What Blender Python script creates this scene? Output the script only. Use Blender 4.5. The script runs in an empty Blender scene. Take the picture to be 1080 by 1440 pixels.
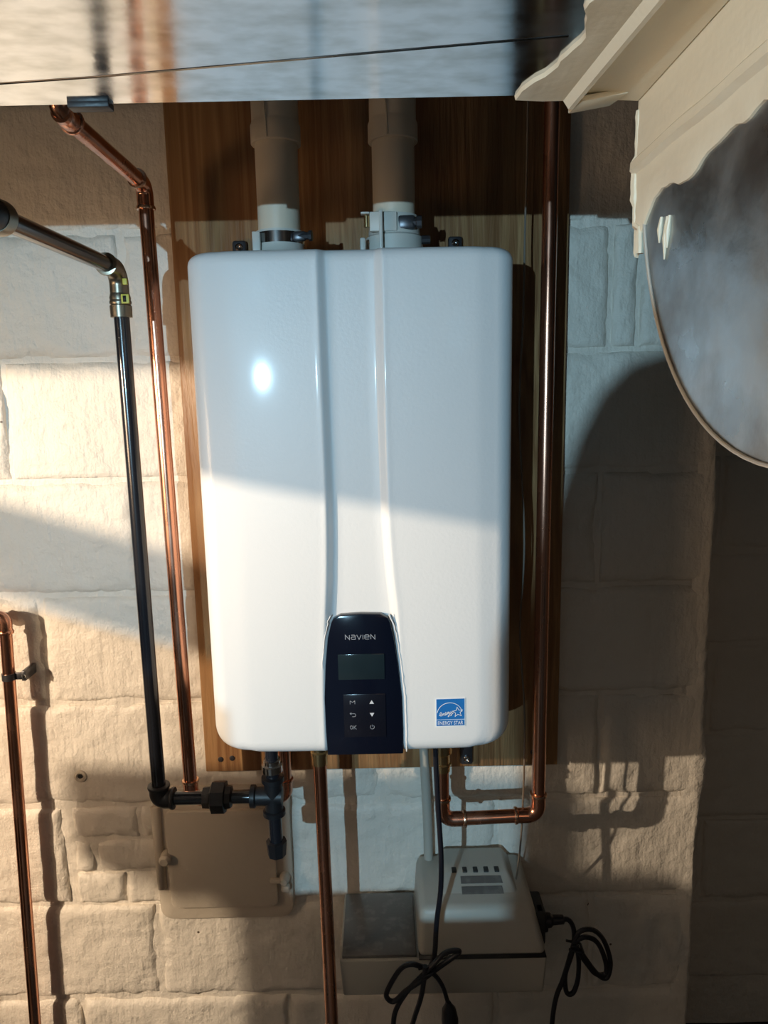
import bpy, bmesh, math, random
from mathutils import Vector, Matrix, noise
C = bpy.context.scene
COL = C.collection
rad = math.radians
random.seed(7)

# ------------------------------------------------------------------ camera
cam_d = bpy.data.cameras.new('camera'); cam = bpy.data.objects.new('camera', cam_d); COL.objects.link(cam)
cam_d.sensor_fit = 'VERTICAL'; cam_d.sensor_height = 36.0; cam_d.lens = 26.0
cam_d.clip_start = 0.02
cam.matrix_world = Matrix.Translation((0, -1.27, 1.5)) @ Matrix.Rotation(rad(90 - 9.7), 4, 'X') @ Matrix.Rotation(rad(-1.15), 4, 'Z')
C.camera = cam

# ------------------------------------------------------------------ world, lamps, exposure
W = bpy.data.worlds.new('world'); C.world = W; W.use_nodes = True
W.node_tree.nodes['Background'].inputs[0].default_value = (0.35, 0.30, 0.26, 1)
W.node_tree.nodes['Background'].inputs[1].default_value = 0.008

def lamp(name, kind, loc, power, colour, size, target=None, **kw):
    d = bpy.data.lights.new(name, kind); d.energy = power; d.color = colour
    if kind == 'AREA':
        d.shape = 'DISK'; d.size = size
    else:
        d.shadow_soft_size = size
    for k, v in kw.items(): setattr(d, k, v)
    o = bpy.data.objects.new(name, d); COL.objects.link(o); o.location = loc
    if target:
        o.rotation_euler = (Vector(target) - Vector(loc)).to_track_quat('-Z', 'Y').to_euler()
    return o
COOL = (0.46, 0.78, 1.0); WARM = (1.0, 0.80, 0.58)
LC = (-0.62, -2.60, 1.55)
LW = (-1.60, -1.22, 1.57)
lamp('cool_lamp', 'POINT', LC, 118, COOL, 0.006)
lamp('warm_lamp', 'POINT', LW, 138, WARM, 0.011)
lamp('warm_glow', 'AREA', (-1.50, -1.25, 1.33), 12.5, (1.0, 0.66, 0.38), 0.5, (-0.1, 0, 1.3))
lamp('bounce_fill', 'AREA', (0.75, -3.1, 1.85), 1.5, (1.0, 0.62, 0.36), 0.7, (0.3, 0, 1.0))  # added fill standing in for ambient bounce, no lamp there
V = C.view_settings
V.view_transform = 'Standard'; V.look = 'None'; V.gamma = 1; V.exposure = 0.0; V.use_curve_mapping = False
C.display_settings.display_device = 'sRGB'

# ------------------------------------------------------------------ materials
def mat(name, col, rough=0.5, metal=0.0, coat=0.0, spec=None, vary=None, bumps=(), rvary=None):
    """vary=(scale, other colour, lo, hi, stretch); bumps=[(scale, strength, distance, detail, stretch)]"""
    m = bpy.data.materials.new(name); m.use_nodes = True
    nt = m.node_tree; N = nt.nodes; L = nt.links; b = N['Principled BSDF']
    b.inputs['Base Color'].default_value = (*col, 1); b.inputs['Roughness'].default_value = rough
    b.inputs['Metallic'].default_value = metal; b.inputs['Coat Weight'].default_value = coat
    b.inputs['Coat Roughness'].default_value = 0.08
    if spec is not None: b.inputs['Specular IOR Level'].default_value = spec
    tc = N.new('ShaderNodeTexCoord')
    def mapped(st):
        mp = N.new('ShaderNodeMapping'); mp.inputs['Scale'].default_value = st
        L.new(tc.outputs['Object'], mp.inputs[0]); return mp.outputs[0]
    if vary:
        sc, c2, lo, hi, st = vary
        n = N.new('ShaderNodeTexNoise'); n.inputs['Scale'].default_value = sc; n.inputs['Detail'].default_value = 6
        L.new(mapped(st), n.inputs['Vector'])
        r = N.new('ShaderNodeValToRGB'); r.color_ramp.elements[0].position = lo; r.color_ramp.elements[1].position = hi
        r.color_ramp.elements[0].color = (*col, 1); r.color_ramp.elements[1].color = (*c2, 1)
        L.new(n.outputs['Fac'], r.inputs[0]); L.new(r.outputs[0], b.inputs['Base Color'])
    if rvary:
        sc, lo, hi, st = rvary
        n = N.new('ShaderNodeTexNoise'); n.inputs['Scale'].default_value = sc; n.inputs['Detail'].default_value = 4
        L.new(mapped(st), n.inputs['Vector'])
        r = N.new('ShaderNodeMapRange'); r.inputs[1].default_value = 0.3; r.inputs[2].default_value = 0.7
        r.inputs[3].default_value = lo; r.inputs[4].default_value = hi
        L.new(n.outputs['Fac'], r.inputs[0]); L.new(r.outputs[0], b.inputs['Roughness'])
    prev = None
    for sc, stg, dist, det, st in bumps:
        n = N.new('ShaderNodeTexNoise'); n.inputs['Scale'].default_value = sc; n.inputs['Detail'].default_value = det
        L.new(mapped(st), n.inputs['Vector'])
        bp = N.new('ShaderNodeBump'); bp.inputs['Strength'].default_value = stg; bp.inputs['Distance'].default_value = dist
        L.new(n.outputs['Fac'], bp.inputs['Height'])
        if prev: L.new(prev, bp.inputs['Normal'])
        prev = bp.outputs[0]
    if prev: L.new(prev, b.inputs['Normal'])
    return m
I3 = (1, 1, 1)
M = {}
M['paint'] = mat('painted_masonry', (0.78, 0.715, 0.625), 0.55, vary=(2.3, (0.68, 0.61, 0.51), 0.45, 0.75, I3),
                 bumps=[(30, 0.6, 0.012, 9, I3), (260, 0.45, 0.0018, 4, I3), (70, 0.4, 0.005, 4, (1.5, 1, .3)), (9, 0.5, 0.012, 3, I3)])
# peeled pits and small dark pinholes in the masonry paint
def add_pits(m):
    nt = m.node_tree; N = nt.nodes; L = nt.links; b = N['Principled BSDF']
    tc = N.new('ShaderNodeTexCoord'); vo = N.new('ShaderNodeTexVoronoi'); vo.inputs['Scale'].default_value = 11
    L.new(tc.outputs['Object'], vo.inputs['Vector'])
    r = N.new('ShaderNodeValToRGB'); r.color_ramp.elements[0].position = 0.022; r.color_ramp.elements[1].position = 0.035
    r.color_ramp.elements[0].color = (0.12, 0.09, 0.07, 1)
    mx = N.new('ShaderNodeMix'); mx.data_type = 'RGBA'; mx.blend_type = 'MULTIPLY'; mx.inputs[0].default_value = 1
    old = b.inputs['Base Color'].links[0].from_socket
    L.new(vo.outputs['Distance'], r.inputs[0]); L.new(old, mx.inputs[6]); L.new(r.outputs[0], mx.inputs[7])
    L.new(mx.outputs[2], b.inputs['Base Color'])
add_pits(M['paint'])
M['paint_iron'] = mat('painted_iron', (0.58, 0.50, 0.40), 0.5, bumps=[(45, 0.3, 0.004, 5, I3)])
M['paint_duct'] = mat('painted_sheet_metal', (0.82, 0.71, 0.53), 0.45, bumps=[(14, 0.5, 0.01, 4, (1, .25, 1)), (120, 0.15, 0.002, 4, I3)])
M['white'] = mat('white_enamel', (0.80, 0.80, 0.80), 0.43, coat=0.2, spec=0.5, bumps=[(230, 0.16, 0.0012, 2, I3)])
M['galv'] = mat('galvanised_steel', (0.74, 0.75, 0.76), 0.2, metal=1, vary=(34, (0.52, 0.52, 0.50), 0.40, 0.70, (1, 1.6, 1)),
                rvary=(30, 0.07, 0.17, I3), bumps=[(60, 0.05, 0.001, 4, I3)])
M['galv_round'] = mat('dull_galvanised_steel', (0.46, 0.48, 0.49), 0.36, metal=0.95, vary=(16, (0.24, 0.23, 0.22), 0.4, 0.66, I3),
                rvary=(20, 0.22, 0.46, I3), bumps=[(6, 0.18, 0.03, 3, I3), (90, 0.18, 0.002, 5, I3)])
M['copper'] = mat('copper', (0.80, 0.41, 0.28), 0.24, metal=1, vary=(14, (0.42, 0.19, 0.125), 0.4, 0.72, (1, 1, .2)), rvary=(25, 0.16, 0.34, (1, 1, .3)))
M['solder'] = mat('solder_ring', (0.80, 0.50, 0.34), 0.25, metal=1)
M['brass'] = mat('brass', (0.72, 0.56, 0.30), 0.25, metal=1)
M['black_pipe'] = mat('black_steel_pipe', (0.014, 0.015, 0.02), 0.22, coat=0.4)
M['black_iron'] = mat('black_malleable_iron', (0.011, 0.011, 0.013), 0.45, bumps=[(200, 0.3, 0.001, 2, I3)])
M['nickel'] = mat('zinc_nickel_fitting', (0.27, 0.235, 0.18), 0.33, metal=0.9)
M['pvc'] = mat('cream_plastic_pipe', (0.72, 0.62, 0.49), 0.4)
M['grey_plastic'] = mat('pale_grey_plastic', (0.62, 0.60, 0.55), 0.45)
M['steel'] = mat('stainless_band', (0.6, 0.6, 0.6), 0.18, metal=1)
M['bright_rim'] = mat('bright_sheet_edge', (0.75, 0.70, 0.62), 0.4, metal=0.5)
M['dark_metal'] = mat('dark_zinc_screw', (0.10, 0.10, 0.11), 0.35, metal=0.8)
M['panel'] = mat('black_gloss_panel', (0.004, 0.006, 0.014), 0.14, spec=0.4)
M['lcd'] = mat('lcd_glass', (0.012, 0.022, 0.028), 0.12)
M['button'] = mat('button_glass', (0.007, 0.008, 0.014), 0.2)
M['print_grey'] = mat('grey_print', (0.30, 0.32, 0.36), 0.5)
M['print_light'] = mat('light_print', (0.62, 0.64, 0.68), 0.5)
M['blue'] = mat('blue_print', (0.015, 0.16, 0.48), 0.4)
M['white_print'] = mat('white_print', (0.85, 0.87, 0.9), 0.4)
M['yellow'] = mat('yellow_label', (0.62, 0.60, 0.10), 0.5)
M['cord'] = mat('black_rubber', (0.008, 0.008, 0.013), 0.4)
M['beige'] = mat('cream_plastic', (0.46, 0.43, 0.37), 0.42, bumps=[(300, 0.1, 0.0008, 2, I3)])
M['smoke'] = mat('smoky_plastic', (0.13, 0.12, 0.11), 0.3, vary=(60, (0.20, 0.19, 0.17), 0.5, 0.7, I3))
M['dark_hole'] = mat('dark_plastic', (0.02, 0.02, 0.02), 0.6)
M['caulk'] = mat('clear_film', (0.80, 0.80, 0.80), 0.25)
M['clear_wire'] = mat('clear_tubing', (0.20, 0.17, 0.14), 0.2)
M['concrete'] = mat('concrete', (0.035, 0.033, 0.03), 0.85, bumps=[(30, 0.4, 0.005, 6, I3)])
M['joist'] = mat('old_timber', (0.045, 0.028, 0.017), 0.8, bumps=[(8, 0.4, 0.004, 6, (1, 12, 12))])
M['cardboard'] = mat('cardboard', (0.09, 0.06, 0.04), 0.85)
M['furnace'] = mat('grey_enamel', (0.04, 0.042, 0.045), 0.45)

def wood_mat():
    m = bpy.data.materials.new('plywood'); m.use_nodes = True
    nt = m.node_tree; N = nt.nodes; L = nt.links; b = N['Principled BSDF']
    tc = N.new('ShaderNodeTexCoord'); mp = N.new('ShaderNodeMapping'); mp.inputs['Scale'].default_value = (9, 9, 0.55)
    L.new(tc.outputs['Object'], mp.inputs[0])
    n = N.new('ShaderNodeTexNoise'); n.inputs['Scale'].default_value = 1.6; n.inputs['Detail'].default_value = 3; n.inputs['Distortion'].default_value = 1.2
    L.new(mp.outputs[0], n.inputs['Vector'])
    w = N.new('ShaderNodeMath'); w.operation = 'MULTIPLY'; w.inputs[1].default_value = 13
    L.new(n.outputs['Fac'], w.inputs[0])
    fr = N.new('ShaderNodeMath'); fr.operation = 'PINGPONG'; fr.inputs[1].default_value = 1; L.new(w.outputs[0], fr.inputs[0])
    r = N.new('ShaderNodeValToRGB'); e = r.color_ramp.elements
    e[0].position = 0.0; e[0].color = (0.30, 0.15, 0.065, 1); e[1].position = 1.0; e[1].color = (0.46, 0.27, 0.125, 1)
    L.new(fr.outputs[0], r.inputs[0])
    n2 = N.new('ShaderNodeTexNoise'); n2.inputs['Scale'].default_value = 3.5; n2.inputs['Detail'].default_value = 5
    mp2 = N.new('ShaderNodeMapping'); mp2.inputs['Scale'].default_value = (4, 4, 0.5); L.new(tc.outputs['Object'], mp2.inputs[0]); L.new(mp2.outputs[0], n2.inputs['Vector'])
    mx = N.new('ShaderNodeMix'); mx.data_type = 'RGBA'; mx.blend_type = 'MULTIPLY'
    r2 = N.new('ShaderNodeValToRGB'); r2.color_ramp.elements[0].position = 0.3; r2.color_ramp.elements[0].color = (0.5, 0.42, 0.38, 1)
    r2.color_ramp.elements[1].position = 0.62; L.new(n2.outputs['Fac'], r2.inputs[0])
    mx.inputs[0].default_value = 0.8; L.new(r.outputs[0], mx.inputs[6]); L.new(r2.outputs[0], mx.inputs[7])
    L.new(mx.outputs[2], b.inputs['Base Color'])
    n3 = N.new('ShaderNodeTexNoise'); n3.inputs['Scale'].default_value = 14; n3.inputs['Detail'].default_value = 5
    mp3 = N.new('ShaderNodeMapping'); mp3.inputs['Scale'].default_value = (12, 12, 0.8); L.new(tc.outputs['Object'], mp3.inputs[0]); L.new(mp3.outputs[0], n3.inputs['Vector'])
    bp = N.new('ShaderNodeBump'); bp.inputs['Strength'].default_value = 0.55; bp.inputs['Distance'].default_value = 0.004
    L.new(n3.outputs['Fac'], bp.inputs['Height']); L.new(bp.outputs[0], b.inputs['Normal'])
    b.inputs['Roughness'].default_value = 0.42
    return m
M['wood'] = wood_mat()

# ------------------------------------------------------------------ helpers
BASE = {}
def link(name, me, m, parent=None, loc=None, smooth=True):
    """me holds world coordinates; it is shifted to its parent's base (or to loc)"""
    me.name = name
    if parent is not None: o0 = BASE[parent.as_pointer()]
    elif loc is not None: o0 = Vector(loc)
    else: o0 = Vector((0, 0, 0))
    me.transform(Matrix.Translation(-o0))
    if m: me.materials.append(M[m])
    if smooth: me.polygons.foreach_set('use_smooth', [True] * len(me.polygons))
    o = bpy.data.objects.new(name, me); COL.objects.link(o)
    if parent is not None: o.parent = parent
    else: o.location = o0
    BASE[o.as_pointer()] = o0
    return o
def obj(name, bm, m, parent=None, loc=None, smooth=True, sharp=35):
    me = bpy.data.meshes.new(name)
    bmesh.ops.recalc_face_normals(bm, faces=bm.faces)
    if smooth:
        for e in bm.edges:
            if len(e.link_faces) == 2 and e.calc_face_angle(0) > rad(sharp): e.smooth = False
    bm.to_mesh(me); bm.free()
    return link(name, me, m, parent, loc, smooth)
def thing(name, loc, label, cat, group=None):
    o = bpy.data.objects.new(name, None); COL.objects.link(o); o.location = loc; o.empty_display_size = 0.05
    BASE[o.as_pointer()] = Vector(loc); tag(o, label, cat, group); return o
def tag(o, label, cat, group=None):
    o['label'] = label; o['category'] = cat
    if group: o['group'] = group
def structure(o): o['kind'] = 'structure'; return o

def box(bm, x0, x1, y0, y1, z0, z1, bev=0.0, seg=2):
    t = bmesh.new(); bmesh.ops.create_cube(t, size=1)
    for v in t.verts: v.co = Vector(((x0+x1)/2 + v.co.x*(x1-x0), (y0+y1)/2 + v.co.y*(y1-y0), (z0+z1)/2 + v.co.z*(z1-z0)))
    if bev: bmesh.ops.bevel(t, geom=t.edges[:], offset=bev, segments=seg, profile=0.5, affect='EDGES')
    join(bm, t); return bm
def join(bm, t, mtx=None):
    me = bpy.data.meshes.new('tmp'); t.to_mesh(me); t.free()
    if mtx: me.transform(mtx)
    bm.from_mesh(me); bpy.data.meshes.remove(me)
def fillet(pts, r, n=8):
    """round the inner corners of a polyline"""
    P = [Vector(p) for p in pts]; out = [P[0]]
    for i in range(1, len(P)-1):
        a = (P[i-1]-P[i]); b = (P[i+1]-P[i]); la, lb = a.length, b.length; a.normalize(); b.normalize()
        ang = a.angle(b); 
        if ang > math.pi-0.02: out.append(P[i]); continue
        t = min(r/math.tan(ang/2), la*0.49, lb*0.49); rr = t*math.tan(ang/2)
        c = P[i] + (a+b).normalized()*(rr/math.sin(ang/2))
        s = P[i]+a*t - c; e = P[i]+b*t - c
        for k in range(n+1):
            om = s.angle(e); f_ = k/n; out.append(c + (s*math.sin((1-f_)*om) + e*math.sin(f_*om))/math.sin(om))
    out.append(P[-1]); return out
def smooth_path(pts, n=8):
    P = [Vector(p) for p in pts]; P = [P[0]*2-P[1]] + P + [P[-1]*2-P[-2]]; out = []
    for i in range(1, len(P)-2):
        for k in range(n):
            t = k/n; a, b, c, d = P[i-1], P[i], P[i+1], P[i+2]
            out.append(0.5*((2*b)+(c-a)*t+(2*a-5*b+4*c-d)*t*t+(3*b-a-3*c+d)*t**3))
    out.append(P[-2]); return out
def tube(bm, pts, r, seg=16, cap=True):
    """r: number or list of radii"""
    P = [Vector(p) for p in pts]; n = len(P); rs = r if isinstance(r, (list, tuple)) else [r]*n
    T = []
    for i in range(n):
        d = (P[min(i+1, n-1)] - P[max(i-1, 0)]); T.append(d.normalized() if d.length > 1e-9 else Vector((0, 0, 1)))
    if abs(T[0].z) < 0.9: u = T[0].cross(Vector((0, 0, 1))).normalized()
    else: u = T[0].cross(Vector((0, 1, 0))).normalized()
    rings = []
    for i in range(n):
        u = (u - T[i]*u.dot(T[i])).normalized(); w = T[i].cross(u)
        rings.append([bm.verts.new(P[i] + rs[i]*(math.cos(a)*u + math.sin(a)*w)) for a in [2*math.pi*k/seg for k in range(seg)]])
    for i in range(n-1):
        for k in range(seg):
            bm.faces.new((rings[i][k], rings[i][(k+1) % seg], rings[i+1][(k+1) % seg], rings[i+1][k]))
    if cap:
        bm.faces.new(rings[0]); bm.faces.new(rings[-1])
    return bm
def lathe(bm, c, d, prof, seg=32):
    """prof: (distance along d, radius)"""
    c = Vector(c); d = Vector(d).normalized()
    return tube(bm, [c + d*a for a, _ in prof], [max(b, 1e-4) for _, b in prof], seg) if False else _lathe(bm, c, d, prof, seg)
def _lathe(bm, c, d, prof, seg):
    u = d.cross(Vector((0, 1, 0)) if abs(d.y) < 0.9 else Vector((1, 0, 0))).normalized(); w = d.cross(u)
    rings = [[bm.verts.new(c + d*a + b*(math.cos(2*math.pi*k/seg)*u + math.sin(2*math.pi*k/seg)*w)) for k in range(seg)] for a, b in prof]
    for i in range(len(rings)-1):
        for k in range(seg):
            bm.faces.new((rings[i][k], rings[i][(k+1) % seg], rings[i+1][(k+1) % seg], rings[i+1][k]))
    bm.faces.new(rings[0]); bm.faces.new(rings[-1]); return bm
def prism(bm, outline, vec, bev=0):
    """outline: 3-D loop, extruded along vec"""
    t = bmesh.new(); vs = [t.verts.new(p) for p in outline]; f = t.faces.new(vs)
    r = bmesh.ops.extrude_face_region(t, geom=[f])
    for v in r['geom']:
        if isinstance(v, bmesh.types.BMVert): v.co += Vector(vec)
    bmesh.ops.recalc_face_normals(t, faces=t.faces)
    if bev: bmesh.ops.bevel(t, geom=[e for e in t.edges if e.calc_face_angle(0) > 0.3], offset=bev, segments=2, profile=0.5, affect='EDGES')
    join(bm, t); return bm
def stroke(bm, pts, w, y, t=0.0004, closed=False):
    """flat pen stroke in the XZ plane at depth y (facing -Y)"""
    P = [Vector((p[0], 0, p[1])) for p in pts]; n = len(P)
    L, R = [], []
    for i in range(n):
        a = P[(i-1) % n] if (closed or i > 0) else P[i]; b = P[(i+1) % n] if (closed or i < n-1) else P[i]
        d1 = (P[i]-a); d2 = (b-P[i])
        d1 = d1.normalized() if d1.length > 1e-9 else d2.normalized(); d2 = d2.normalized() if d2.length > 1e-9 else d1
        nn = Vector((-(d1.z+d2.z), 0, d1.x+d2.x)); 
        if nn.length < 1e-6: nn = Vector((-d1.z, 0, d1.x))
        nn.normalize(); cs = max(0.35, abs(nn.dot(Vector((-d1.z, 0, d1.x)))))
        o = nn*(w/2/cs)
        for lst, s in ((L, 1), (R, -1)): lst.append((P[i]+o*s))
    def mk(p, yy): return bm.verts.new((p.x, yy, p.z))
    Lf = [mk(p, y) for p in L]; Rf = [mk(p, y) for p in R]; Lb = [mk(p, y+t) for p in L]; Rb = [mk(p, y+t) for p in R]
    for i in range(n if closed else n-1):
        j = (i+1) % n
        bm.faces.new((Lf[i], Lf[j], Rf[j], Rf[i])); bm.faces.new((Lf[i], Lb[i], Lb[j], Lf[j])); bm.faces.new((Rf[i], Rf[j], Rb[j], Rb[i]))
    return bm
def plate(bm, pts, y, t=0.0004):
    return prism(bm, [(p[0], y, p[1]) for p in pts], (0, t, 0))
def arc(cx, cz, r, a0, a1, n=12, rz=None):
    rz = rz or r
    return [(cx + r*math.cos(rad(a0+(a1-a0)*k/n)), cz + rz*math.sin(rad(a0+(a1-a0)*k/n))) for k in range(n+1)]
def text(name, s, m, x, z, y, height, width, parent):
    """flat lettering, its box fitted to width x height, centred on x, z"""
    c = bpy.data.curves.new(name, 'FONT'); c.body = s; c.extrude = 0.01
    o = bpy.data.objects.new(name, c); COL.objects.link(o)
    dg = bpy.context.evaluated_depsgraph_get(); me = bpy.data.meshes.new_from_object(o.evaluated_get(dg))
    bpy.data.objects.remove(o); bpy.data.curves.remove(c); me.materials.clear()
    xs = [v.co.x for v in me.vertices]; ys = [v.co.y for v in me.vertices]
    sx = width/(max(xs)-min(xs)); sy = height/(max(ys)-min(ys)); mx = (max(xs)+min(xs))/2; my = (max(ys)+min(ys))/2
    for v in me.vertices: v.co = Vector((x+(v.co.x-mx)*sx, y+0.0002-v.co.z*0.02, z+(v.co.y-my)*sy))
    return link(name, me, m, parent, smooth=False)
def fr(p, sc, o=3): return noise.fractal(Vector(p)*sc, 1.0, 2.0, o)

# ------------------------------------------------------------------ masonry
def relief(x, z, seed):
    return 0.0024*fr((x, seed, z), 7, 3) + 0.0012*fr((x, seed+5, z), 30, 4) + 0.0016*max(0, noise.noise((x*16, seed, z*5))-0.25)
def steps(a, b, near, coarse):
    L = b-a; s = [a]
    for d in near:
        if d < L/2-0.004: s.append(a+d)
    lo = s[-1]; hi = b-(lo-a); n = max(1, int(round((hi-lo)/coarse)))
    mid = [lo+(hi-lo)*k/n for k in range(1, n)]
    return s + mid + [b-(q-a) for q in reversed(s)]
NEAR = (0.0015, 0.004, 0.008, 0.014, 0.021)
def block_mesh(x0, x1, z0, z1, yf, seed, depth=0.05, coarse=0.009, edge=None):
    xs = steps(x0, x1, NEAR, coarse); zs = steps(z0, z1, NEAR, coarse); bm = bmesh.new(); g = []
    off = 0.0016*noise.noise((seed*3.1, 1.7, 0)); edge = edge or 0.0075+0.003*noise.noise((seed*1.9, 4, 0))
    for z in zs:
        row = []
        for x in xs:
            dx = min(x-x0, x1-x); dz = min(z-z0, z1-z); d = min(dx, dz)
            wob = 1 + 0.9*noise.noise((x*22, seed, z*22)) + 0.5*noise.noise((x*70, seed, z*70))
            k = math.exp(-(d/(0.0052*max(0.25, wob)))**1.3)
            y = yf + off + relief(x, z, seed) + edge*k*max(0.2, wob)
            row.append(bm.verts.new((x + 0.0012*noise.noise((z*40, seed, 3)), y, z + 0.0012*noise.noise((x*40, seed, 9)))))
        g.append(row)
    for j in range(len(zs)-1):
        for i in range(len(xs)-1): bm.faces.new((g[j][i], g[j][i+1], g[j+1][i+1], g[j+1][i]))
    rim = g[0] + [r[-1] for r in g[1:]] + list(reversed(g[-1][:-1])) + [r[0] for r in reversed(g[1:-1])]
    back = [bm.verts.new((v.co.x, yf+depth, v.co.z)) for v in rim]
    for i in range(len(rim)):
        j = (i+1) % len(rim); bm.faces.new((rim[i], back[i], back[j], rim[j]))
    bm.faces.new(back)
    return bm
ZT = 2.30
J = [1.757-0.2045*k for k in range(-3, 9)]           # bed joints, top to bottom
def mortar_wall(name, x0, x1, y, seed, thick=0.2):
    bm = bmesh.new(); nx = int((x1-x0)/0.03); nz = int(ZT/0.03); g = []
    for j in range(nz+1):
        z = ZT*j/nz
        g.append([bm.verts.new((x0+(x1-x0)*i/nx, y + 0.0045*fr((x0+(x1-x0)*i/nx, seed, z), 6), z)) for i in range(nx+1)])
    for j in range(nz):
        for i in range(nx): bm.faces.new((g[j][i], g[j][i+1], g[j+1][i+1], g[j+1][i]))
    rim = g[0] + [r[-1] for r in g[1:]] + list(reversed(g[-1][:-1])) + [r[0] for r in reversed(g[1:-1])]
    back = [bm.verts.new((v.co.x, y+thick, v.co.z)) for v in rim]
    for i in range(len(rim)):
        k = (i+1) % len(rim); bm.faces.new((rim[i], back[i], back[k], rim[k]))
    bm.faces.new(back)
    return structure(obj(name, bm, 'paint'))
PE = 0.575                                            # right-hand corner of the near wall
wall = mortar_wall('wall_back', -2.1, PE-0.004, 0.0075, 1)
G = 0.0045                                            # half a joint
offs = {3: 0.385, 4: 0.172, 5: 0.377, 6: 0.195, 7: 0.39, 8: 0.2, 9: 0.385, 10: 0.2}
sid = 0
for k in range(len(J)-1):
    z1, z0 = J[k], J[k+1]; o = offs.get(k, 0.385 if k % 2 else 0.18)
    cuts = sorted([o + 0.406*i for i in range(-6, 2)]); cuts = [c for c in cuts if -2.0 < c < PE-0.06]
    if k == 9: cuts = [c for c in cuts if abs(c+0.427) > 0.05] + [-0.452]; cuts.sort()
    if k == 3: cuts += [0.432]; cuts.sort()
    cuts = [-2.08] + cuts + [PE]
    for a, b in zip(cuts, cuts[1:]):
        sid += 1
        if k == 8 and a < -0.5 < b:                   # the course patched with small bricks left of the cleanout door
            segs = []
            zz = [z0, z0+0.068, z0+0.136, z1]
            for q, xc in enumerate((-0.505, -0.560, -0.470)):
                segs += [(-0.600, xc, zz[q], zz[q+1]), (xc, -0.418, zz[q], zz[q+1])]
            for (p, q, r, s) in segs:
                sid += 1
                ob = obj('brick' if p >= -0.6 else 'concrete_block', block_mesh(p+G*.7, q-G*.7, r+G*.7, s-G*.7, 0.0, sid*1.37, coarse=0.01), 'paint', wall, sharp=80)
            continue
        if k == 8 and a < -0.3 < b: a = -0.418
        if b-a < 0.02: continue
        obj('concrete_block', block_mesh(a+(G if a > -2.05 else 0), b-(G if b < PE else 0.0), z0+G, z1-G, 0.0, sid*1.37), 'paint', wall, sharp=80)
# recessed wall to the right, set back behind the corner
YR = 0.24
wr = mortar_wall('wall_right', PE-0.2, 1.9, YR+0.0075, 4)
wr.data.transform(Matrix.Translation((0, 0.0, 0)))
for k in range(len(J)-1):
    o = 0.70 if k % 2 else 0.90
    cuts = [PE-0.19, o, o+0.406, o+0.812, 1.88]
    for a, b in zip(cuts, cuts[1:]):
        sid += 1
        if b-a > 0.03: obj('concrete_block', block_mesh(a+G, b-G, J[k+1]+G, J[k]-G, YR, sid*1.37, coarse=0.03), 'paint', wr, sharp=80)
# ragged painted render on the corner
bm = bmesh.new()
zz = [0.02 + 0.0125*i for i in range(140)]
prof = []
for z in zz:
    e = PE + 0.004 + 0.006*noise.noise((z*9, 2, 1)) + 0.004*noise.noise((z*45, 5, 1)) + (0.012*math.exp(-((z-0.79)/0.06)**2))
    prof.append((e, z))
rows = []
for e, z in prof:
    rows.append([bm.verts.new(p) for p in ((PE-0.03, 0.0035, z), (PE-0.016, -0.0005+0.001*noise.noise((z*30, 1, 7)), z), (PE-0.004, -0.002, z), (e-0.003, -0.001, z), (e, 0.006, z), (e-0.002, 0.02, z), (PE-0.003, 0.236, z), (PE-0.03, 0.236, z))])
for a, b in zip(rows, rows[1:]):
    for i in range(7): bm.faces.new((a[i], a[i+1], b[i+1], b[i]))
obj('corner_render', bm, 'paint', wall, sharp=80)

def slab(name, x0, x1, y0, y1, z0, z1, m):
    return structure(obj(name, box(bmesh.new(), x0, x1, y0, y1, z0, z1), m, smooth=False))
slab('floor', -2.1, 1.9, -3.4, 0.45, -0.1, 0.0, 'concrete')
slab('ceiling', -2.1, 1.9, -3.4, 0.45, 2.30, 2.36, 'joist')
slab('wall_left', -2.2, -2.1, -3.4, 0.45, 0, 2.3, 'concrete')
slab('wall_front', -2.1, 1.9, -3.5, -3.4, 0, 2.3, 'concrete')
slab('wall_side', 1.9, 2.0, -3.4, 0.45, 0, 2.3, 'concrete')

# drips and a peeled patch in the paint, a plugged hole
bm = bmesh.new()
lathe(bm, (-0.572, 0.001, 0.798), (0, -1, 0), [(0, 0.013), (0.003, 0.011), (0.004, 0.007), (0.0015, 0.005), (0.0012, 0.0001)], 18)
ph = obj('plugged_hole', bm, 'paint_iron', wall)
bm = bmesh.new(); lathe(bm, (-0.5715, -0.0026, 0.799), (0, -1, 0), [(0, 0.0045), (0.0012, 0.004)], 12); obj('hole', bm, 'dark_hole', wall)

# ------------------------------------------------------------------ plywood board
bm = box(bmesh.new(), -0.334, 0.307, -0.019, -0.0028, 0.812, 2.28, 0.0012, 1)
bd = thing('plywood_board', (0, -0.01, 0.812), 'orange-brown plywood board fixed to the block wall behind the water heater', 'board')
obj('board', bm, 'wood', bd)
for x, z in ((-0.306, 0.836), (-0.285, 0.838), (0.262, 0.838)):
    bm = bmesh.new(); lathe(bm, (x, -0.0188, z), (0, -1, 0), [(0, 0.005), (0.001, 0.005), (0.0018, 0.003), (0.0012, 0.0001)], 12)
    obj('screw', bm, 'dark_metal', bd)

# ------------------------------------------------------------------ water heater
HT = thing('water_heater', (-0.038, -0.15, 0.970), 'white wall-hung tankless water heater with black control panel', 'water heater')
XC, HW, ZB, ZTp, YF, YB = -0.0385, 0.2175, 0.9715, 1.678, -0.270, -0.045
def sstep(a, b, t):
    t = max(0, min(1, (t-a)/(b-a))); return t*t*(3-2*t)
def interp(tab, z):
    for (z0, a), (z1, b) in zip(tab, tab[1:]):
        if z <= z1: 
            t = (z-z0)/(z1-z0) if z > z0 else 0; return a+(b-a)*t
    return tab[-1][1]
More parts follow.
